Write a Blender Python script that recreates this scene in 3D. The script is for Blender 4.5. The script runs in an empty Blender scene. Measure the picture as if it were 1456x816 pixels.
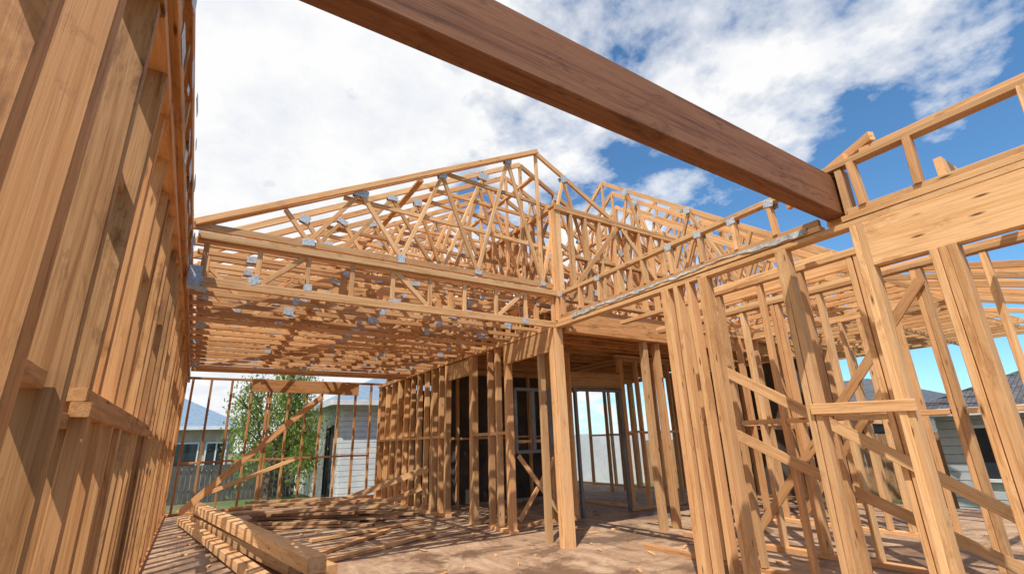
import bpy, math, random
from mathutils import Vector, Matrix
random.seed(11)
R=random.uniform
scene=bpy.context.scene
scene.view_settings.view_transform='Standard'
scene.view_settings.look='None'
scene.view_settings.exposure=0

# ------------------------------------------------------------------ materials
def newmat(name):
    m=bpy.data.materials.new(name); m.use_nodes=True
    nt=m.node_tree; nt.nodes.clear()
    out=nt.nodes.new('ShaderNodeOutputMaterial'); b=nt.nodes.new('ShaderNodeBsdfPrincipled')
    nt.links.new(b.outputs[0],out.inputs[0])
    return m,nt,b
def N(nt,t,**k):
    n=nt.nodes.new(t)
    for a,v in k.items(): setattr(n,a,v)
    return n
def ramp(nt,src,stops):
    n=nt.nodes.new('ShaderNodeValToRGB'); nt.links.new(src,n.inputs[0])
    e=n.color_ramp.elements
    while len(e)<len(stops): e.new(0.5)
    for i,(p,c) in enumerate(stops):
        e[i].position=p; e[i].color=(c[0],c[1],c[2],1) if not isinstance(c,(int,float)) else (c,c,c,1)
    return n.outputs[0]
def mix(nt,f,a,b,blend='MIX'):
    n=nt.nodes.new('ShaderNodeMix'); n.data_type='RGBA'; n.blend_type=blend
    for s,v in ((0,f),(6,a),(7,b)):
        if hasattr(v,'is_linked'): nt.links.new(v,n.inputs[s])
        elif s==0: n.inputs[0].default_value=v
        else: n.inputs[s].default_value=(v[0],v[1],v[2],1)
    return n.outputs[2]
def noise(nt,vec,scale,detail=5,rough=.55,dist=0):
    n=nt.nodes.new('ShaderNodeTexNoise'); n.inputs['Scale'].default_value=scale
    n.inputs['Detail'].default_value=detail; n.inputs['Roughness'].default_value=rough
    n.inputs['Distortion'].default_value=dist
    if vec is not None: nt.links.new(vec,n.inputs['Vector'])
    return n.outputs[0]
def mapping(nt,vec,scale):
    n=nt.nodes.new('ShaderNodeMapping'); nt.links.new(vec,n.inputs[0]); n.inputs['Scale'].default_value=scale
    return n.outputs[0]
def bump(nt,b,h,s=.3,d=.01):
    n=nt.nodes.new('ShaderNodeBump'); n.inputs['Strength'].default_value=s; n.inputs['Distance'].default_value=d
    nt.links.new(h,n.inputs['Height']); nt.links.new(n.outputs[0],b.inputs['Normal'])

def wood(name,light,mid,dark,red,stain=.5,rough=.72):
    m,nt,b=newmat(name)
    at=N(nt,'ShaderNodeAttribute',attribute_name='grain'); g=at.outputs['Vector']
    ti=N(nt,'ShaderNodeAttribute',attribute_name='tint').outputs['Fac']
    n1=noise(nt,mapping(nt,g,(1.0,20,20)),1,7,.62,1.0)
    n2=noise(nt,mapping(nt,g,(3,140,140)),1,3,.6,.2)
    n3=noise(nt,mapping(nt,g,(2.6,8,8)),1,8,.75,.5)
    n4=noise(nt,mapping(nt,g,(.5,1,1)),1,3,.5)
    c=ramp(nt,n1,[(.28,dark),(.41,mid),(.55,light),(.74,mid)])
    c=mix(nt,ramp(nt,ti,[(0,0),(.4,.2),(1,.9)]),c,mix(nt,.6,c,red))
    c=mix(nt,ramp(nt,n2,[(.48,0),(.76,.45)]),c,dark)
    c=mix(nt,ramp(nt,n3,[(.53,0),(.65,stain)]),c,(dark[0]*.9,dark[1]*.85,dark[2]*.8))
    # sun-greyed / dusty length
    c=mix(nt,ramp(nt,n4,[(.5,0),(.7,.25)]),c,(mid[0]*.98,mid[1]*1.06,mid[2]*1.25))
    v=N(nt,'ShaderNodeTexVoronoi'); nt.links.new(mapping(nt,g,(2.6,13,13)),v.inputs['Vector']); v.inputs['Scale'].default_value=1
    k=ramp(nt,v.outputs['Distance'],[(.05,1),(.13,.0)])
    c=mix(nt,k,c,(.13,.055,.02))
    ti2=N(nt,'ShaderNodeAttribute',attribute_name='val').outputs['Fac']
    cc=N(nt,'ShaderNodeHueSaturation'); nt.links.new(c,cc.inputs['Color']); nt.links.new(ti2,cc.inputs['Value'])
    nt.links.new(cc.outputs[0],b.inputs['Base Color'])
    b.inputs['Roughness'].default_value=rough
    b.inputs['Specular IOR Level'].default_value=.3
    bump(nt,b,n2,.35,.004)
    return m
M_pine=wood('pine_framing',(.79,.49,.245),(.67,.375,.16),(.35,.15,.055),(.57,.235,.08),.5)
M_orange=wood('pine_framing_shaded',(.67,.36,.15),(.51,.245,.085),(.22,.085,.028),(.45,.165,.05),.75)  # redder pine, darkened so the left wall's shade sits in the colour
M_beam=wood('stained_beam_wood',(.27,.12,.055),(.19,.075,.034),(.075,.03,.013),(.21,.07,.028),.75,.6)
M_old=wood('grey_lumber',(.52,.32,.17),(.41,.24,.125),(.2,.105,.05),(.35,.17,.08),.6)
M_ply=wood('plywood',(.52,.29,.10),(.46,.24,.08),(.33,.15,.05),(.42,.18,.06),.4)

def simple(name,c1,c2,scale=4,rough=.8,metal=0,detail=6,bs=0):
    m,nt,b=newmat(name)
    tc=N(nt,'ShaderNodeTexCoord').outputs['Object']
    n=noise(nt,tc,scale,detail,.6)
    nt.links.new(ramp(nt,n,[(.35,c1),(.65,c2)]),b.inputs['Base Color'])
    b.inputs['Roughness'].default_value=rough; b.inputs['Metallic'].default_value=metal
    if bs: bump(nt,b,n,bs,.02)
    return m
M_metal=simple('galvanised_steel',(.30,.33,.36),(.62,.67,.72),60,.6,.25)
M_strap=simple('galvanised_flashing',(.26,.25,.24),(.52,.51,.49),22,.7,.15,6,.5)
M_white=simple('white_weatherboard_paint',(.62,.64,.66),(.74,.75,.76),3,.6)
M_grey=simple('grey_wall_paint',(.42,.44,.46),(.52,.54,.55),3,.6)
M_dark=simple('dark_aluminium',(.03,.03,.035),(.05,.05,.055),3,.4)
M_alu=simple('grey_aluminium',(.12,.125,.13),(.2,.205,.21),3,.4,.4)
M_shade=simple('dark_room_shade',(.05,.04,.035),(.12,.09,.07),2,.9)  # near-black colour standing in for shade inside the rooms
M_dirt=simple('site_dirt',(.15,.105,.07),(.28,.21,.15),1.4,.95,0,10,.6)
M_glass,nt,b=newmat('window_glass'); b.inputs['Base Color'].default_value=(.03,.04,.05,1); b.inputs['Roughness'].default_value=.05
M_roofb=simple('blue_grey_roofing',(.13,.20,.29),(.19,.27,.36),6,.5)
M_brick=simple('tan_wall',(.42,.32,.24),(.52,.42,.34),3,.9)
M_bark=simple('bark',(.10,.07,.05),(.2,.15,.1),20,.9,0,6,.5)
M_fence=simple('fence_paint_dark',(.06,.06,.055),(.11,.1,.09),5,.8)
M_tile,nt,b=newmat('grey_roof_tiles')
tc=N(nt,'ShaderNodeTexCoord').outputs['Object']
br=N(nt,'ShaderNodeTexBrick'); nt.links.new(tc,br.inputs['Vector'])
br.inputs['Color1'].default_value=(.07,.075,.085,1); br.inputs['Color2'].default_value=(.13,.135,.15,1); br.inputs['Mortar'].default_value=(.03,.03,.032,1)
br.inputs['Scale'].default_value=3.0; br.inputs['Mortar Size'].default_value=.02
nt.links.new(br.outputs[0],b.inputs['Base Color']); b.inputs['Roughness'].default_value=.6; bump(nt,b,br.outputs[1],-.6,.03)
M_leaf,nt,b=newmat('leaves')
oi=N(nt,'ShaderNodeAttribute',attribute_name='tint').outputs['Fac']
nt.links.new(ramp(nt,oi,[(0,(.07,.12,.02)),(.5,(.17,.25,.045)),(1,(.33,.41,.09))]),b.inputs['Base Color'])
b.inputs['Roughness'].default_value=.6
tr=N(nt,'ShaderNodeBsdfTranslucent'); tr.inputs[0].default_value=(.28,.40,.07,1)
ms=N(nt,'ShaderNodeMixShader'); ms.inputs[0].default_value=.4
nt.links.new(b.outputs[0],ms.inputs[1]); nt.links.new(tr.outputs[0],ms.inputs[2])
nt.links.new(ms.outputs[0],[n for n in nt.nodes if n.type=='OUTPUT_MATERIAL'][0].inputs[0])
M_ground,nt,b=newmat('ground_grass_and_dirt')
tc=N(nt,'ShaderNodeTexCoord').outputs['Object']
n1=noise(nt,tc,.35,6,.6); n2=noise(nt,tc,9,8,.7)
gc=ramp(nt,n2,[(.3,(.045,.08,.018)),(.7,(.12,.17,.045))]); dc=ramp(nt,n2,[(.3,(.14,.10,.065)),(.7,(.25,.19,.13))])
nt.links.new(mix(nt,ramp(nt,n1,[(.52,0),(.62,1)]),gc,dc),b.inputs['Base Color']); b.inputs['Roughness'].default_value=.95
bump(nt,b,n2,.8,.04)
M_floor,nt,b=newmat('site_floor_boards')
tc=N(nt,'ShaderNodeTexCoord').outputs['Object']
n1=noise(nt,tc,1.1,9,.72,.5); n2=noise(nt,tc,18,9,.78); n3=noise(nt,mapping(nt,tc,(2.0,.9,1)),1.7,9,.75,.9)
c=ramp(nt,n2,[(.25,(.24,.135,.078)),(.75,(.45,.285,.175))])
c=mix(nt,ramp(nt,n3,[(.45,0),(.60,.75)]),c,(.55,.385,.25))
c=mix(nt,ramp(nt,n1,[(.49,0),(.57,.8)]),c,(.13,.07,.04))
br=N(nt,'ShaderNodeTexBrick'); nt.links.new(tc,br.inputs['Vector']); br.inputs['Scale'].default_value=1
br.inputs['Brick Width'].default_value=3.6; br.inputs['Row Height'].default_value=.9; br.inputs['Mortar Size'].default_value=.004
c=mix(nt,ramp(nt,br.outputs['Fac'],[(.3,0),(.7,.5)]),c,(.07,.04,.026))
nt.links.new(c,b.inputs['Base Color'])
nt.links.new(ramp(nt,n1,[(.49,.8),(.62,.42)]),b.inputs['Roughness'])
b.inputs['Specular IOR Level'].default_value=.35
bump(nt,b,n2,.4,.012)

# ------------------------------------------------------------------ geometry accumulators
class Acc:
    def __init__(s): s.v=[];s.f=[];s.g=[];s.t=[];s.va=[]
    def beam(s,p0,p1,w=.045,t=.09,up=(0,0,1),bow=None,tint=None,val=None,c=.003,jit=.0015):
        p0=Vector(p0);p1=Vector(p1);a=p1-p0;L=a.length
        if L<1e-4:return
        a.normalize();up=Vector(up)
        sd=a.cross(up)
        if sd.length<1e-3: sd=a.cross(Vector((1,0,0)))
        sd.normalize();n=sd.cross(a)
        off=sd*R(-jit,jit)+n*R(-jit,jit)
        w+=R(-jit,jit);t+=R(-jit,jit)
        x=w/2;y=t/2;c=min(c,x*.4,y*.4)
        prof=[(x-c,-y),(x,-y+c),(x,y-c),(x-c,y),(-x+c,y),(-x,y-c),(-x,-y+c),(-x+c,-y)]
        seg=max(1,min(5,int(L/.6)))
        if bow is None: bow=.0035*min(L,3)
        b1=R(-bow,bow);b2=R(-bow,bow)
        go=Vector((R(0,90),R(0,40),R(0,40)))
        tint=R(0,1) if tint is None else tint
        val=R(.70,1.15) if val is None else val
        k=len(s.v)
        for i in range(seg+1):
            q=i/seg; m=math.sin(math.pi*q)
            cc=p0+a*(L*q)+off+sd*(b1*m)+n*(b2*m)
            for (px,py) in prof:
                s.v.append(cc+sd*px+n*py); s.g.append((go.x+L*q,go.y+px,go.z+py)); s.t.append(tint); s.va.append(val)
        for i in range(seg):
            for j in range(8):
                j2=(j+1)%8
                s.f.append((k+i*8+j,k+i*8+j2,k+i*8+8+j2,k+i*8+8+j))
        s.f.append(tuple(k+j for j in range(7,-1,-1)))
        e=k+seg*8; s.f.append(tuple(e+j for j in range(8)))
    def box(s,lo,hi):
        lo=Vector(lo);hi=Vector(hi);m=(lo+hi)/2
        s.beam((lo.x,m.y,m.z),(hi.x,m.y,m.z),hi.y-lo.y,hi.z-lo.z,bow=0,c=.0005,jit=0)
    def poly(s,pts,tint=None):
        k=len(s.v);go=Vector((R(0,90),R(0,40),R(0,40)));t=R(0,1) if tint is None else tint
        for p in pts: s.v.append(Vector(p)); s.g.append(tuple(Vector(p)+go)); s.t.append(t); s.va.append(1)
        s.f.append(tuple(range(k,k+len(pts))))
    def make(s,name,mat,parent=None):
        me=bpy.data.meshes.new(name); me.from_pydata([tuple(v) for v in s.v],[],s.f)
        at=me.attributes.new('grain','FLOAT_VECTOR','POINT'); at.data.foreach_set('vector',[c for g in s.g for c in g])
        at=me.attributes.new('tint','FLOAT','POINT'); at.data.foreach_set('value',s.t)
        at=me.attributes.new('val','FLOAT','POINT'); at.data.foreach_set('value',s.va)
        me.materials.append(mat); me.update()
        o=bpy.data.objects.new(name,me); scene.collection.objects.link(o)
        if parent: o.parent=parent
        return o
def empty(name):
    o=bpy.data.objects.new(name,None); scene.collection.objects.link(o); return o

house=empty('timber_frame_house')
plates=Acc()
def nailplate_y(x,y,z,w=None,h=None,t=.045):
    an=R(-.6,.6) if random.random()<.5 else R(-.1,.1)
    for sgn in (-1,1):
        w_=w or R(.06,.13);h_=h or R(.05,.1)
        yy=y+sgn*(t/2+.005)
        c,s_=math.cos(an)*w_/2,math.sin(an)*w_/2
        plates.beam((x-c,yy,z-s_),(x+c,yy,z+s_),.003,h_,bow=0,c=.0005,jit=.0003)
def nailplate_x(x,y,z,w=None,h=None,t=.045):
    for sgn in (-1,1):
        w_=w or R(.06,.13);h_=h or R(.05,.1)
        xx=x+sgn*(t/2+.005)
        plates.beam((xx,y-w_/2,z),(xx,y+w_/2,z+R(-.02,.02)),.003,h_,bow=0,c=.0005,jit=.0003)

ZP=2.62
def ywall(acc,x,y0,y1,ys,top=ZP,depth=.09,nog=None,z0=0,plate=True,dbl=True,bottom=True):
    for y in ys:
        acc.beam((x,y+R(-.006,.006),z0+(.045 if bottom else 0)),(x+R(-.003,.003),y+R(-.006,.006),top),depth,.045,(0,1,0))
    if bottom: acc.beam((x,y0,z0+.0225),(x,y1,z0+.0225),depth+.004,.045)
    if plate:
        acc.beam((x,y0,top+.0225),(x,y1,top+.0225),depth+.004,.045)
        if dbl: acc.beam((x,y0-.02,top+.0685),(x,y1+.02,top+.0685),depth-.003,.045)
    if nog:
        s=sorted(ys)
        for a,b in zip(s,s[1:]):
            if .12<b-a<.9: acc.beam((x,a+.0225,nog+R(-.01,.01)),(x,b-.0225,nog+R(-.01,.01)),depth-.006,.045,bow=0)
def xwall(acc,y,x0,x1,xs,top=ZP,depth=.09,nog=None,z0=0,plate=True,dbl=True,bottom=True):
    for x in xs:
        acc.beam((x+R(-.006,.006),y,z0+(.045 if bottom else 0)),(x+R(-.006,.006),y,top),.045,depth,(0,1,0))
    if bottom: acc.beam((x0,y,z0+.0225),(x1,y,z0+.0225),depth+.004,.045)
    if plate:
        acc.beam((x0,y,top+.0225),(x1,y,top+.0225),depth+.004,.045)
        if dbl: acc.beam((x0-.02,y,top+.0685),(x1+.02,y,top+.0685),depth-.003,.045)
    if nog:
        s=sorted(xs)
        for a,b in zip(s,s[1:]):
            if .12<b-a<.9: acc.beam((a+.0225,y,nog+R(-.01,.01)),(b-.0225,y,nog+R(-.01,.01)),depth-.006,.045,bow=0)
def rng(a,b,s): 
    o=[];x=a
    while x<=b+1e-6: o.append(x); x+=s
    return o

# ---- W1 : long wall on the left ------------------------------------------------
w1=Acc(); X1=-.30-.06
ys=[]
y=-.6
while y<13.2:
    k=random.random()
    ys.append((y,1))
    if k<.28: ys.append((y+.048,0))
    y+=R(.29,.44)
for y,pr in ys:
    below = 1.95<y<4.65
    dx=R(-.022,.008)
    if pr==0: dx=-.035
    dp=R(.09,.115) if y>1.4 else .12
    w1.beam((X1+dx+(.13-dp)/2,y,1.36 if below and pr==0 else .045),(X1+dx+(.13-dp)/2+R(-.014,.014),y+R(-.04,.04),ZP),dp,.045,(0,1,0),bow=.012,val=R(.6,1.2))
w1.beam((X1,-.9,.0225),(X1,13.3,.0225),.145,.045)
for a in rng(-.9,12,2.6):
    w1.beam((X1,a,ZP+.0225),(X1,a+2.59,ZP+.0225),.146,.045)
    w1.beam((X1-.003,a+.6,ZP+.0685),(X1-.003,a+3.18,ZP+.0685),.14,.045)
w1.beam((X1+.055,1.95,1.335),(X1+.055,4.68,1.345),.05,.045)
w1.beam((X1+.0,1.97,1.38),(X1+.0,4.66,1.38),.12,.04)
for y in rng(2.0,4.66,.27): w1.beam((X1+.055,y,.05),(X1+.055,y,1.312),.045,.045,(0,1,0),val=R(.6,1.1))
w1.beam((X1+.05,4.72,.05),(X1+.05,4.72,ZP),.05,.045,(0,1,0))
pr=[y for y,p in ys if p]
for i,(a,b) in enumerate(zip(pr,pr[1:])):
    if not 1.9<a<4.7 and a>1:
        z=1.32+(.06 if i%2 else -.02); w1.beam((X1-.01,a+.075,z),(X1-.01,b-.0225,z),.09,.045,bow=0)
    if i%3==0: w1.beam((X1-.02,a+.075,2.1),(X1-.02,b-.0225,2.1),.09,.045,bow=0)
for dx in (0,.07):
    w1.beam((X1+dx,-.9,3.135),(X1+dx,13.3,3.125),.045,.075)
    w1.beam((X1+dx,-.9,2.755),(X1+dx,13.3,2.755),.045,.07)
w1.beam((X1-.045,-.9,2.94),(X1-.045,13.3,2.94),.035,.30,val=.8)
y=-.8
i=0
while y<13:
    w1.beam((X1+.03,y,2.79),(X1+.03,y+R(-.02,.02),3.1),.09,.045,(0,1,0))
    w1.beam((X1+.03,y+.03,2.8 if i%2 else 3.09),(X1+.03,y+.43,3.09 if i%2 else 2.8),.045,.07)
    for z in (2.765,3.12,R(2.85,3.05),R(2.75,3.1)):
        if random.random()<.8: plates.beam((X1+.099,y-R(.0,.1),z+R(-.03,.03)),(X1+.099,y+R(.06,.2),z+R(-.05,.05)),.003,R(.02,.08),bow=0,c=.0005,jit=.0005)
    i+=1;y+=.46
w1.make('left_stud_wall',M_orange,house)
hg=Acc()
hg.box((-.262,4.89,2.84),(-.254,4.99,3.10)); hg.box((-.25,4.88,2.60),(-.12,5.0,2.606)); hg.box((-.25,4.902,2.61),(-.15,4.906,2.8)); hg.box((-.25,4.992,2.61),(-.15,4.996,2.8))
hg.make('truss_hanger_bracket',M_metal,house)

# ---- W2 : long wall on the right, through the corner post -----------------------
w2=Acc(); X2=3.84+.045
PY=4.94
for dx,dy in ((0,0),(.0,.047),(.0,.094)):
    w2.beam((X2+dx,PY+dy,0),(X2+dx,PY+dy,ZP),.14,.045,(0,1,0),val=R(.95,1.15))
grp=[5.36, 6.18,6.226,6.50,6.74, 7.28,7.326,7.37, 8.30,8.347,8.62,8.95,9.0,9.35,9.7,9.75,10.1,10.5,10.9,10.95,11.35,11.8,12.2,12.38]
ywall(w2,X2,5.0,12.45,grp,depth=.1,bottom=False)
for a,b in ((6.12,6.8),(7.2,7.42),(8.25,12.4)): w2.beam((X2,a,.0225),(X2,b,.0225),.104,.045)
for a,b in zip(grp,grp[1:]):
    if .12<b-a<.6: w2.beam((X2,a+.022,1.33),(X2,b-.022,1.33),.09,.045,bow=0)
w2.beam((X2-.03,5.0,2.47),(X2-.03,6.15,2.47),.04,.29); w2.beam((X2,7.4,2.47),(X2,8.28,2.47),.06,.29)
near=[.40,.86,.907,.954,1.31,1.357,1.87,1.917,2.62,2.668,2.80,2.95,3.06,3.107]
for y in near:
    top=2.29 if y<1.0 else ZP
    w2.beam((X2+R(-.004,.004),y,.045),(X2+R(-.004,.004),y+R(-.01,.01),top),.1 if y>1 else .12,.045,(0,1,0),val=R(.85,1.15))
w2.beam((X2,-.6,.0225),(X2,1.98,.0225),.104,.045); w2.beam((X2,2.55,.0225),(X2,3.15,.0225),.104,.045)
w2.beam((X2,1.38,1.335),(X2,1.85,1.335),.09,.045,bow=0)
w2.beam((X2-.06,1.26,1.345),(X2-.06,1.9,1.36),.022,.075,bow=0)
w2.beam((X2-.02,-1.2,2.455),(X2-.02,1.28,2.455),.06,.325,val=1.1,tint=.15)
w2.beam((X2+.045,-1.2,2.455),(X2+.045,1.28,2.455),.045,.325)
w2.beam((X2,-1.2,2.6425),(X2,4.9,2.6425),.10,.045)
w2.beam((X2,-1.2,2.689),(X2,1.40,2.689),.098,.045); w2.beam((X2,1.56,2.689),(X2,4.86,2.689),.096,.045)
w2.beam((X2,1.57,3.085),(X2,4.9,3.06),.07,.045); w2.beam((X2,1.57,2.745),(X2,4.86,2.745),.045,.06)
w2.beam((X2+.02,-1.2,3.14),(X2+.02,1.66,3.13),.09,.045); w2.beam((X2,-1.2,2.74),(X2,1.36,2.74),.045,.05)
w2.beam((X2+.04,-1.2,3.19),(X2+.04,1.2,3.185),.045,.045)
for y in rng(1.9,4.8,.36):
    w2.beam((X2,y,2.77),(X2,y+R(-.02,.02),3.06),.07,.035,(0,1,0))
    if random.random()<.6: nailplate_x(X2,y,3.05,.08,.06,.07)
for y in (-.3,.35,.92,1.25): w2.beam((X2,y,2.76),(X2,y+R(-.02,.02),3.118),.08,.045,(0,1,0))
w2.beam((X2+.05,1.3,3.2),(X2+.3,1.9,3.12),.045,.07); w2.beam((X2+.02,1.1,3.26),(X2+.35,1.75,3.22),.045,.07)
w2.beam((X2,5.0,3.085),(X2,12.4,3.085),.045,.09)
for y in rng(5.4,12.2,.5): w2.beam((X2,y,2.72),(X2,y,3.05),.045,.09,(0,1,0))
w2.make('right_stud_wall',M_pine,house)
pl=Acc(); pl.box((X2+.06,10.2,.05),(X2+.075,12.35,2.6))
pl.make('bracing_plywood',M_ply,house)
bp=Acc()
bp.box((X2+.1,9.36,.05),(6.7,9.37,2.6)); bp.box((9.87,4.4,.05),(9.88,7.6,2.6)); bp.box((X2+.1,12.46,.05),(6.9,12.47,2.6))  # dark sheets added behind the studs to make the interior dark
bp.make('room_darkening_sheets',M_shade,house)

# ---- big stained beam overhead ---------------------------------------------------
bb=Acc(); bb.beam((-.44,1.475,2.935),(3.955,1.475,2.925),.13,.335,c=.006,bow=0,tint=.4,val=1.0); bb.make('overhead_beam',M_beam,house)
bk=Acc(); bk.beam((3.99,1.47,2.72),(3.99,1.47,3.18),.06,.16,(0,1,0)); bk.beam((3.93,1.36,2.73),(3.93,1.36,3.1),.12,.045,(0,1,0)); bk.make('beam_end_block',M_pine,house)

# ---- floor trusses spanning W1 to W2 ----------------------------------------------
ft=Acc()
ty=rng(PY,10.35,.38)
for k,y in enumerate(ty):
    cw=.045 if k==0 else .034
    ft.beam((-.23,y,2.665),(3.93,y,2.665),cw,.085 if k==0 else .05)
    ft.beam((-.23,y,3.08),(3.93,y,3.08),cw,.09 if k==0 else .05)
    n=9; xs=[-.15+ (3.98)*i/n for i in range(n+1)]
    for i,x in enumerate(xs):
        if i in (0,3,6,9) or k==0 : ft.beam((x,y,2.70),(x,y,3.045),.07 if k else .045,.035,(0,1,0))
        if i<n:
            za,zb=(2.70,3.05) if i%2 else (3.05,2.70)
            if k and (k%2==0): ft.beam((x+.03,y,za),(xs[i+1]-.03,y,zb),.03,.04)
            if k==0 and i%3==1: ft.beam((x+.03,y,za),(xs[i+1]-.03,y,zb),.04,.05)
        if random.random()<(.8 if k==0 else .6): nailplate_y(x+R(-.05,.05),y,R(2.66,2.74) if i%2==0 or k==0 else R(3.0,3.09),R(.05,.13),R(.04,.09))
ft.beam((-.23,PY-.05,3.09),(3.84,PY-.05,3.09),.04,.07)
for x in (.9,2.3): ft.beam((x,PY+.05,2.735),(x,10.3,2.735),.09,.035)
ft.beam((-.23,10.5,2.66),(3.9,10.5,2.66),.09,.1)
ft.make('floor_trusses',M_pine,house)

# ---- gable roof trusses --------------------------------------------------------------
rt=Acc()
XL,XR,XC=-.28,7.66,3.69; Z0=3.17; ZT=5.30
def roof_truss(acc,pl,s0,s1,z0,zt,bottom=True,w=.04,dense=5,ch=.08,wb=.055):
    sc=(s0+s1)/2
    P=pl; up=(0,0,1); h=abs(s1-sc)
    def zc(s): return z0+(zt-z0)*(1-abs(s-sc)/h)
    dd=.25*(zt-z0)/h
    sg=1 if s1>s0 else -1
    acc.beam(P(s0-.25*sg,z0-dd),P(sc,zt),w,ch,up)
    acc.beam(P(sc,zt-.01),P(s1+.25*sg,z0-dd),w,ch,up)
    if bottom: acc.beam(P(s0,z0),P(s1,z0),w,ch,up)
    bots=[s0+(s1-s0)*(i+1)/(dense+1) for i in range(dense)]
    tops=[s0+(s1-s0)*(i+.5+.25*(i==0)-.25*(i==dense))/(dense+1) for i in range(dense+1)]
    for i,b_ in enumerate(bots):
        for t_ in (tops[i],tops[i+1]):
            acc.beam(P(b_,z0+.03),P(t_,zc(t_)-.05),w,wb,up)
    acc.beam(P(sc,z0),P(sc,zt-.05),wb,w,(0,1,0))
    return bots,tops,zc
for k,y in enumerate(rng(PY+.02,12.2,.42)):
    b_,t_,zc=roof_truss(rt,lambda s,z,y=y:(s,y,z),XL,XR,Z0+.03,ZT-R(0,.03),dense=5 if k%2 else 7,w=.036,ch=.07,wb=.045)
    for zz in (3.85,4.5):
        hw=(ZT-zz)/(ZT-Z0)*3.9
        if random.random()<.8: rt.beam((XC-hw,y+.045,zz+R(-.1,.1)),(XC+hw*R(.2,1),y+.045,zz+R(-.1,.1)),.035,.05)
    for s in b_:
        if random.random()<.7: nailplate_y(s,y,Z0+.05,R(.08,.15),R(.05,.1))
    for s in t_:
        if random.random()<.8: nailplate_y(s,y,zc(s)-.06,R(.08,.17),R(.05,.11))
rt.beam((XL,PY-.03,Z0+.04),(XC,PY-.03,ZT-.03),.04,.06)
for s,z in ((1.3,3.27),(2.9,3.27),(1.95,4.35),(3.69,4.9),(5.2,4.3)): rt.beam((s,PY+.1,z),(s,11.9,z),.07,.035)
rt.beam((XC-.9,5.1,3.4),(XC-.4,9,4.9),.07,.035); rt.beam((1.2,5.1,3.3),(2.6,8.5,4.4),.07,.035)
rt.make('gable_roof_trusses',M_pine,house)

# ---- upper storey box above the corner post -----------------------------------------
ub=Acc()
ZU=4.34
for dx,dy in ((0,0),(.05,0),(0,.05),(.09,.0)): ub.beam((X2+dx,PY-.06+dy,2.72),(X2+dx,PY-.06+dy,ZU),.05,.05,(0,1,0),val=1.1)
ywall(ub,X2,PY,7.0,rng(5.2,7.0,.22)+[6.95],top=ZU,depth=.09,z0=3.13,nog=3.7)
xwall(ub,PY-.06,X2,6.6,rng(X2+.3,6.6,.28),top=ZU,depth=.09,z0=3.0,nog=3.68)
ywall(ub,6.6,PY,7.0,rng(5.1,7.0,.4),top=ZU,z0=3.0,nog=3.7)
xwall(ub,7.0,X2,6.6,rng(X2+.2,6.6,.4),top=ZU,z0=3.0)
ub.beam((X2+.15,PY-.12,3.05),(X2+1.2,PY-.12,4.3),.02,.07); ub.beam((X2+1.3,PY-.12,4.3),(X2+2.4,PY-.12,3.05),.02,.07)
ub.make('upper_storey_wall_frames',M_pine,house)
fj=Acc()
fj.beam((X2+.06,PY,2.78),(8.2,PY,2.78),.09,.3,val=1.05)
fj.beam((X2+.1,PY-.02,2.6),(8.2,PY-.02,2.6),.12,.045)
for y in rng(PY+.35,12.2,.36): fj.beam((X2+.06,y,2.8),(9.8,y,2.8),.045,.2)
fj.make('floor_joists',M_orange,house)
sf=Acc(); sf.box((X2+.05,PY+.06,2.905),(9.9,12.5,2.925)); sf.make('subfloor_sheet',M_ply,house)

# ---- ground floor partitions on the right ---------------------------------------------
rr=Acc()
for y in (PY,PY+.047): rr.beam((5.52,y,0),(5.52,y,2.57),.09,.045,(0,1,0))
for x in (5.75,5.8,6.9,6.95,7.5): rr.beam((x,PY+.02,0),(x,PY+.02,2.57),.045,.09,(0,1,0))
xwall(rr,6.6,X2+.1,5.4,[4.1,4.15,4.9,4.95,5.36],depth=.09,nog=1.2)
xwall(rr,6.6,6.55,9.0,[6.6,6.65,7.05,7.5,7.95,8.4,8.9],depth=.09,nog=1.3)
rr.beam((5.36,6.6,2.2),(6.65,6.6,2.2),.08,.28)
xwall(rr,9.3,X2+.1,9.8,[4.1,4.55,5.0,5.45,5.9,6.35,6.8,6.85,8.7,9.15,9.6],depth=.09,nog=1.3,bottom=False)
ywall(rr,6.9,6.7,12.3,rng(9.0,12.3,.45),nog=1.3)
ywall(rr,9.8,3.9,12.3,rng(3.95,8.0,.45)+[9.4,10.3,11.2,12.2],nog=1.3)
rr.beam((4.2,6.5,.1),(4.95,6.5,1.0),.02,.07); rr.beam((4.95,6.48,.1),(4.2,6.48,1.0),.02,.07)
ywall(rr,5.5,-.6,4.6,[.15,.60,1.05,1.5,1.55,1.95,1.995,2.4,2.85,2.9,3.3,3.75,3.8],nog=None)
for a,b in ((1.05,1.5),(1.55,1.95),(1.995,2.4),(2.4,2.85),(2.9,3.3),(3.3,3.75)): rr.beam((5.5,a+.03,1.33),(5.5,b-.03,1.33),.084,.045,bow=0)
rr.beam((5.43,3.6,.1),(5.43,1.5,2.5),.02,.09)
ywall(rr,7.3,2.3,4.4,rng(2.35,4.4,.42)+[3.0],nog=1.3)
rr.beam((7.22,4.0,.1),(7.22,2.4,2.0),.02,.09)
xwall(rr,4.3,5.5,9.7,rng(6.0,9.7,.45),nog=1.33)
rr.beam((3.98,2.9,1.9),(5.0,.4,.05),.035,.09); rr.beam((4.05,3.0,1.35),(5.3,1.2,.1),.035,.09)
ywall(rr,4.55,1.1,4.4,[1.62,1.67,2.1,2.5,2.95,3.3,3.35],nog=1.3,depth=.07,dbl=False)
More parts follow.
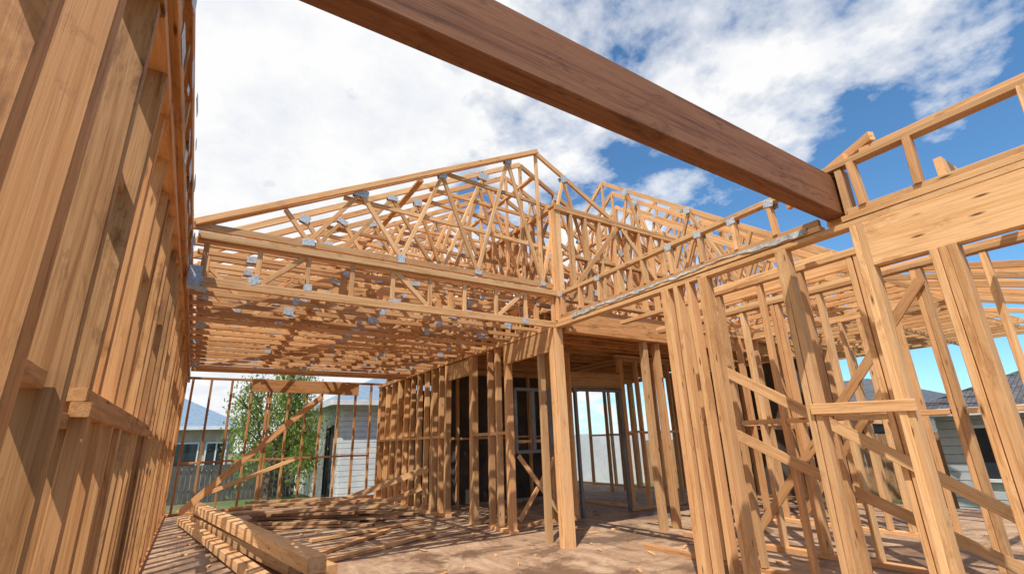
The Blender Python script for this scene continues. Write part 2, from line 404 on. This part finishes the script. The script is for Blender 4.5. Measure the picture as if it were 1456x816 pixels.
rr.beam((5.5,-1.0,2.9),(5.5,4.3,2.9),.045,.2); rr.beam((3.9,.8,2.83),(7.3,.8,2.83),.045,.14); rr.beam((3.9,-.1,2.83),(7.3,-.1,2.83),.045,.14)
rr.make('ground_floor_partitions',M_pine,house)
wf=Acc()
for z in (1.05,2.0): wf.beam((4.2,6.53,z),(4.88,6.53,z),.05,.05,bow=0)
for x in (4.2,4.54,4.88): wf.beam((x,6.53,1.05),(x,6.53,2.0),.05,.05,(0,1,0),bow=0)
for x in (5.45,6.5): wf.beam((x,6.55,0),(x,6.55,2.05),.05,.06,(0,1,0),bow=0)
wf.beam((5.4,6.55,2.03),(6.55,6.55,2.03),.06,.05,bow=0)
wf.make('aluminium_window_frames',M_alu,house)

# ---- second roof (trusses across Y, set out along X) ------------------------------------
r2=Acc()
for k,x in enumerate(rng(6.4,16.5,.45)):
    j=R(-.3,.3); pk=6.4-max(0,x-10.5)*.2
    b_,t_,zc=roof_truss(r2,lambda s,z,x=x:(x+(z-3.3)*.02,s,z),2.8+j,10.6+j,3.3,pk+R(-.22,.18),dense=5,wb=.05)
    for s in t_:
        if random.random()<.6: nailplate_x(x,s,zc(s)-.04,R(.1,.18),R(.06,.11))
for s,z in ((4.0,3.45),(5.2,4.7)): r2.beam((6.4,s,z),(16.5,s,z-.3),.035,.07)
for k in range(12):
    y0=R(1.1,1.6); x=7.6+k*.36
    r2.beam((x,y0,2.85+R(0,.1)),(x+R(-.1,.1),y0+R(2.2,3),3.7+R(-.15,.15)),.04,.08)
r2.make('rear_roof_trusses',M_pine,house)

# ---- back wall ------------------------------------------------------------------------------
bw=Acc()
YB=12.6
xs=[-.2,.15,.55,.95,1.3,1.36,1.75,2.15,2.5,2.9,3.3,3.7]
xwall(bw,YB,-.3,3.95,xs,top=2.72,depth=.09,nog=1.0,dbl=False)
bw.beam((.95,YB-.075,2.62),(3.35,YB-.075,2.58),.05,.29,val=.85)
bw.make('rear_stud_wall',M_orange,house)
br_=Acc()
br_.beam((-.05,10.3,.25),(1.98,10.0,2.15),.045,.11,val=1)
br_.beam((.15,10.6,.45),(1.75,10.5,1.05),.035,.07,val=1.1)
br_.beam((1.75,10.0,.05),(3.8,9.0,.78),.035,.1,val=.95)
br_.beam((2.9,9.8,.06),(3.8,9.3,.42),.035,.09,val=.9)
br_.make('temporary_braces',M_pine,house)
plates.make('nail_plates',M_metal,house)

fl=Acc(); n=60; last=None; wv=.05
for i in range(n+1):
    y=1.65+2.9*i/n; z=2.722+R(0,.008); wv+=R(-.016,.016); wv=min(.075,max(.01,wv))
    a=(X2-.056-R(.0,.006),y,z-wv*.9); b_=(X2-.052,y,z); c_=(X2+wv,y,z+R(0,.01))
    if last: fl.poly([last[0],a,b_,last[1]]); fl.poly([last[1],b_,c_,last[2]])
    last=(a,b_,c_)
fl.make('metal_flashing_strip',M_strap,house)

# ---- floor ------------------------------------------------------------------------------------
fo=Acc(); fo.box((-.6,-3,-.14),(10.2,13.2,0)); fo.make('floor_deck',M_floor,house)
fs=Acc(); fs.box((-.5,-2.9,-.5),(10.1,13.1,-.145)); fs.make('foundation_wall',M_grey,house)

# ---- loose timber -------------------------------------------------------------------------------
lp=Acc()
d=Vector((2.25,-1.55,0)).normalized(); nrm=Vector((-d.y,d.x,0))
base=Vector((.85,9.5,0))
for lay in range(4):
    for q in range(6-lay):
        o=base+nrm*(q*.19+lay*.09+R(-.05,.05))+d*R(-.4,.4)
        L=R(1.5,2.7); z=.03+lay*.05
        lp.beam(o+Vector((0,0,z)),o+d*L+nrm*R(-.22,.22)+Vector((0,0,z+R(-.004,.004))),.12,.04,(0,0,1),val=R(.75,1.2))
for k in range(4):
    o=base+nrm*R(-.2,.7)+d*R(-.3,.2); d2=(d+nrm*R(-.3,.3)).normalized(); L=R(1.9,2.8)
    lp.beam(o+Vector((0,0,.235+k*.045)),o+d2*L+Vector((0,0,.235+k*.045)),.09,.04,(0,0,1),val=R(.9,1.25))
lp.make('lumber_pile',M_old)
lt=Acc()
lt.beam((.12,11.2,.29),(1.02,4.75,.27),.16,.13,(0,0,1),val=1.0,tint=.2)
lt.beam((.0,10.9,.09),(.70,5.4,.08),.14,.09,(0,0,1),val=.9)
lt.beam((.32,11.0,.12),(1.24,5.1,.12),.09,.12,(0,0,1),val=.95)
lt.beam((.16,10.6,.12),(.98,5.5,.12),.12,.12,(0,0,1),val=.8)
lt.make('long_timber_stack',M_pine)
for p0,p1 in (((1.22,6.0,.03),(3.0,6.85,.03)),((.8,11.9,.12),(3.3,11.5,.12)),((1.5,7.5,.03),(3.3,8.0,.03)),((1.35,6.5,.03),(2.6,7.6,.03))):
    a=Acc(); a.beam(p0,p1,.09,.04,val=.95); a.make('loose_plank',M_pine)
off=Acc()
for i in range(170):
    x=R(.0,8);y=R(2,12);an=R(0,3.14);L=R(.02,.18)
    off.beam((x,y,.012),(x+L*math.cos(an),y+L*math.sin(an),.012),R(.008,.04),R(.008,.02),bow=0)
off.make('wood_offcuts',M_pine)

# ------------------------------------------------------------------ surroundings
g=Acc(); g.poly([(-600,-600,-.5),(600,-600,-.5),(600,600,-.5),(-600,600,-.5)]); g.make('ground',M_ground)
g=Acc(); g.poly([(-9,-8,-.494),(10.9,-8,-.494),(11.2,3,-.494),(10.8,14.3,-.494),(-9,14.6,-.494)]); g.make('dirt_site_ground',M_dirt)

def nhouse(name,x0,y0,x1,y1,z0,ze,zr,axis,wall,roof,wins,ov=.45,boards=True):
    e=empty(name)
    w=Acc(); w.box((x0,y0,z0),(x1,y1,ze)); w.make('walls',wall,e)
    if boards:
        bd=Acc()
        z=z0+.1
        while z<ze-.05:
            for (a,b_) in (((x0-.012,y0-.012),(x1+.012,y0-.012)),((x0-.012,y0-.012),(x0-.012,y1+.012))):
                bd.beam((a[0],a[1],z),(b_[0],b_[1],z),.022,.15,bow=0,c=.008,jit=.0004)
            z+=.165
        bd.make('weatherboards',wall,e)
    r=Acc()
    X0,X1,Y0,Y1=x0-ov,x1+ov,y0-ov,y1+ov
    if axis=='y':
        xm=(x0+x1)/2; hy=(x1-x0)/2*.9
        A=(X0,Y0,ze);B=(X1,Y0,ze);C=(X1,Y1,ze);D=(X0,Y1,ze);E=(xm,Y0+hy,zr);F=(xm,Y1-hy,zr)
        r.poly([A,B,E]);r.poly([B,C,F,E]);r.poly([C,D,F]);r.poly([D,A,E,F])
    else:
        ym=(y0+y1)/2; hx=(y1-y0)/2*.9
        A=(X0,Y0,ze);B=(X1,Y0,ze);C=(X1,Y1,ze);D=(X0,Y1,ze);E=(X0+hx,ym,zr);F=(X1-hx,ym,zr)
        r.poly([A,B,F,E]);r.poly([B,C,F]);r.poly([C,D,E,F]);r.poly([D,A,E])
    r.make('roof',roof,e)
    s=Acc(); s.poly([(X0,Y0,ze-.02),(X0,Y1,ze-.02),(X1,Y1,ze-.02),(X1,Y0,ze-.02)])
    for p,q in (((X0,Y0),(X1,Y0)),((X0,Y1),(X1,Y1)),((X0,Y0),(X0,Y1)),((X1,Y0),(X1,Y1))):
        s.beam((p[0],p[1],ze-.06),(q[0],q[1],ze-.06),.06,.15,bow=0)
    s.make('eaves_and_gutter',M_white,e)
    fr=Acc();gl=Acc()
    for (face,a,b_,za,zb) in wins:
        if face=='x':
            xx=x0-.05
            gl.box((xx,a,za),(xx+.01,b_,zb))
            for yy in (a,(a+b_)/2,b_): fr.beam((xx-.01,yy,za),(xx-.01,yy,zb),.06,.06,(0,1,0))
            for zz in (za,zb): fr.beam((xx-.01,a,zz),(xx-.01,b_,zz),.07,.06)
        else:
            yy=y0-.05
            gl.box((a,yy,za),(b_,yy+.01,zb))
            for xx in (a,(a+b_)/2,b_): fr.beam((xx,yy-.01,za),(xx,yy-.01,zb),.06,.06,(0,1,0))
            for zz in (za,zb): fr.beam((a,yy-.01,zz),(b_,yy-.01,zz),.06,.07)
    fr.make('window_frames',M_white if wall is not M_white else M_dark,e); gl.make('window_panes',M_glass,e)
    return e
wh=nhouse('weatherboard_house',13.2,-9,20.5,4.1,-.5,1.55,3.1,'y',M_grey,M_tile,[('x',2.85,3.6,.2,1.2),('x',.2,1.6,.2,1.2),('x',-3,-1.6,.2,1.2)])
dp=Acc(); dp.beam((13.1,2.5,-.5),(13.1,2.5,1.45),.07,.07,(0,1,0)); dp.make('downpipe',M_white,wh)
nhouse('white_house',3.9,16.2,12,24,-.5,2.6,4.4,'x',M_white,M_roofb,[('x',17.2,18.0,-.3,1.9),('x',20,21.2,.5,1.8),('y',5.2,6.6,.5,1.8),('y',8.2,9.6,.5,1.8)])
nhouse('weatherboard_house',24,7.5,33,16,-.5,2.0,3.7,'y',M_white,M_tile,[('x',9,10.4,.4,1.5),('x',12,13.4,.4,1.5)])
nhouse('rendered_house',-6,27,1.6,35,-.5,2.3,4.3,'x',M_brick,M_roofb,[('y',-1.6,.2,.5,1.6),('y',.5,1.3,.4,1.6)],boards=False)
e=empty('timber_fence'); a=Acc()
x=-6
while x<3.6: a.beam((x,21.5,-.5),(x,21.5+R(-.01,.01),.75+R(-.01,.02)),.14,.02,(0,1,0)); x+=.15
a.make('palings',M_fence,e); a=Acc(); a.beam((-6,21.56,.5),(3.6,21.56,.5),.05,.09); a.beam((-6,21.56,-.1),(3.6,21.56,-.1),.05,.09); a.make('rails',M_fence,e)
e=empty('timber_fence'); a=Acc()
y=4.7
while y<14.4: a.beam((15.5,y,-.5),(15.5+R(-.01,.01),y,1.1+R(-.01,.02)),.02,.14,(0,1,0)); y+=.15
a.make('palings',M_old,e); a=Acc(); a.beam((15.56,4.7,.8),(15.56,14.4,.8),.05,.09); a.beam((15.56,4.7,-.1),(15.56,14.4,-.1),.05,.09); a.make('rails',M_old,e)
e=empty('white_fence'); a=Acc()
x=8
while x<30: a.beam((x,14.5,-.5),(x,14.5,1.4),.14,.02,(0,1,0)); x+=.15
a.make('palings',M_white,e); a=Acc(); a.beam((8,14.56,1.0),(30,14.56,1.0),.05,.09); a.make('rails',M_white,e)

def tree(name,x,y,z,h,rad,nl,droop=.0,seed=1):
    rn=random.Random(seed); e=empty(name)
    t=Acc(); tips=[]
    def limb(p,d,L,r,lev):
        n=4
        for i in range(n):
            q=p+d*(L/n); t.beam(p,q,r*2*(1-i*.12),r*2*(1-i*.12),(.3,.9,.1),bow=0,c=r*.5)
            p=q; d=(d+Vector((rn.uniform(-.2,.2),rn.uniform(-.2,.2),rn.uniform(-.05,.12)))).normalized()
            if lev<3 and i>0:
                for _ in range(2):
                    dd=(d+Vector((rn.uniform(-1,1),rn.uniform(-1,1),rn.uniform(-.1,.5)))).normalized()
                    limb(p,dd,L*rn.uniform(.45,.65),r*.5,lev+1)
        tips.append((p,lev))
    limb(Vector((x,y,z)),Vector((0,0,1)),h*.5,.09,0)
    t.make('trunk_and_limbs',M_bark,e)
    l=Acc(); cl=[p for p,lv in tips if lv>=2]; 
    for i in range(nl):
        c=rn.choice(cl); hang=rn.random()**1.5*droop
        p=c+Vector((rn.gauss(0,.12),rn.gauss(0,.12),rn.gauss(0,.12)-hang))
        s=rn.uniform(.018,.04)*rad
        a=Vector((rn.gauss(0,1),rn.gauss(0,1),rn.gauss(0,1)-1.2*(droop>0))).normalized()*s*1.8
        b_=a.cross(Vector((rn.gauss(0,1),rn.gauss(0,1),rn.gauss(0,1)))).normalized()*s*.6
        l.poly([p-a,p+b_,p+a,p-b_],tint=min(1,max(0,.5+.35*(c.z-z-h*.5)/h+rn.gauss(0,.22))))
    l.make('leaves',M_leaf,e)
tree('willow_tree',2.0,16.8,-.5,4.9,1.2,8500,1.7,5)
tree('shade_tree',2.9,20.3,-.5,3.0,1.3,3500,.6,12)

# ------------------------------------------------------------------ sky
sun_dir=Vector((-.74,-.67,0)).normalized(); EL=math.radians(57)
w=bpy.data.worlds.new('World'); scene.world=w; w.use_nodes=True; nt=w.node_tree; nt.nodes.clear()
out=N(nt,'ShaderNodeOutputWorld')
sky=N(nt,'ShaderNodeTexSky',sky_type='NISHITA'); sky.sun_disc=False; sky.sun_elevation=EL
sky.sun_rotation=math.atan2(sun_dir.x,sun_dir.y)%(2*math.pi); sky.air_density=1.0; sky.dust_density=.3; sky.ozone_density=3
bg1=N(nt,'ShaderNodeBackground'); nt.links.new(mix(nt,1.0,sky.outputs[0],(.70,1.05,1.2),'MULTIPLY'),bg1.inputs[0]); bg1.inputs[1].default_value=.145
tc=N(nt,'ShaderNodeTexCoord'); sep=N(nt,'ShaderNodeSeparateXYZ'); nt.links.new(tc.outputs['Generated'],sep.inputs[0])
def M(op,a,b_=None,cl=False):
    n=N(nt,'ShaderNodeMath',operation=op); n.use_clamp=cl
    for i,v in enumerate((a,b_)):
        if v is None: continue
        if hasattr(v,'is_linked'): nt.links.new(v,n.inputs[i])
        else: n.inputs[i].default_value=v
    return n.outputs[0]
X,Y,Z=sep.outputs
dz=M('ADD',M('MAXIMUM',Z,0.0),.25)
cb=N(nt,'ShaderNodeCombineXYZ'); nt.links.new(M('DIVIDE',X,dz),cb.inputs[0]); nt.links.new(M('DIVIDE',Y,dz),cb.inputs[1]); cb.inputs[2].default_value=3.3
n1=noise(nt,cb.outputs[0],2.6,13,.58,.1); n2=noise(nt,cb.outputs[0],5,9,.62); n3=noise(nt,cb.outputs[0],7,9,.55)
bias=M('MULTIPLY',M('SUBTRACT',Y,M('MULTIPLY',X,1.1)),.2)
east=M('MULTIPLY',M('MAXIMUM',M('SUBTRACT',X,.72),0.0),-.5)
cov=M('ADD',M('ADD',M('ADD',n1,bias),east),M('ADD',M('MULTIPLY',n3,.42),-.105))
f=ramp(nt,cov,[(.485,0),(.555,.5),(.66,1)])
cc=ramp(nt,n2,[(.32,(.84,.87,.93)),(.55,(1,1,1))])
bg2=N(nt,'ShaderNodeBackground'); nt.links.new(cc,bg2.inputs[0]); bg2.inputs[1].default_value=.99
mx=N(nt,'ShaderNodeMixShader'); nt.links.new(f,mx.inputs[0]); nt.links.new(bg1.outputs[0],mx.inputs[1]); nt.links.new(bg2.outputs[0],mx.inputs[2])
nt.links.new(mx.outputs[0],out.inputs[0])
ld=bpy.data.lights.new('sun','SUN'); ld.energy=4.9; ld.angle=math.radians(.5); ld.color=(1,.95,.86)
lo=bpy.data.objects.new('sun',ld); scene.collection.objects.link(lo)
sv=Vector((sun_dir.x*math.cos(EL),sun_dir.y*math.cos(EL),math.sin(EL)))
lo.rotation_euler=sv.to_track_quat('Z','Y').to_euler(); lo.location=(-5,-5,12)

# ------------------------------------------------------------------ camera
th,yaw,ro=[math.radians(a) for a in (17.901,32.851,-1.891)]
fw=Vector((math.sin(yaw)*math.cos(th),math.cos(yaw)*math.cos(th),math.sin(th)))
r=Vector((math.cos(yaw),-math.sin(yaw),0)); u=r.cross(fw)
r,u=r*math.cos(ro)+u*math.sin(ro),u*math.cos(ro)-r*math.sin(ro)
cd=bpy.data.cameras.new('camera'); cd.sensor_width=36; cd.lens=680.984/1456*36; cd.clip_start=.05; cd.clip_end=2000
co=bpy.data.objects.new('camera',cd); scene.collection.objects.link(co)
m=Matrix((r,u,-fw)).transposed().to_4x4(); m.translation=Vector((0,0,1.2)); co.matrix_world=m
scene.camera=co
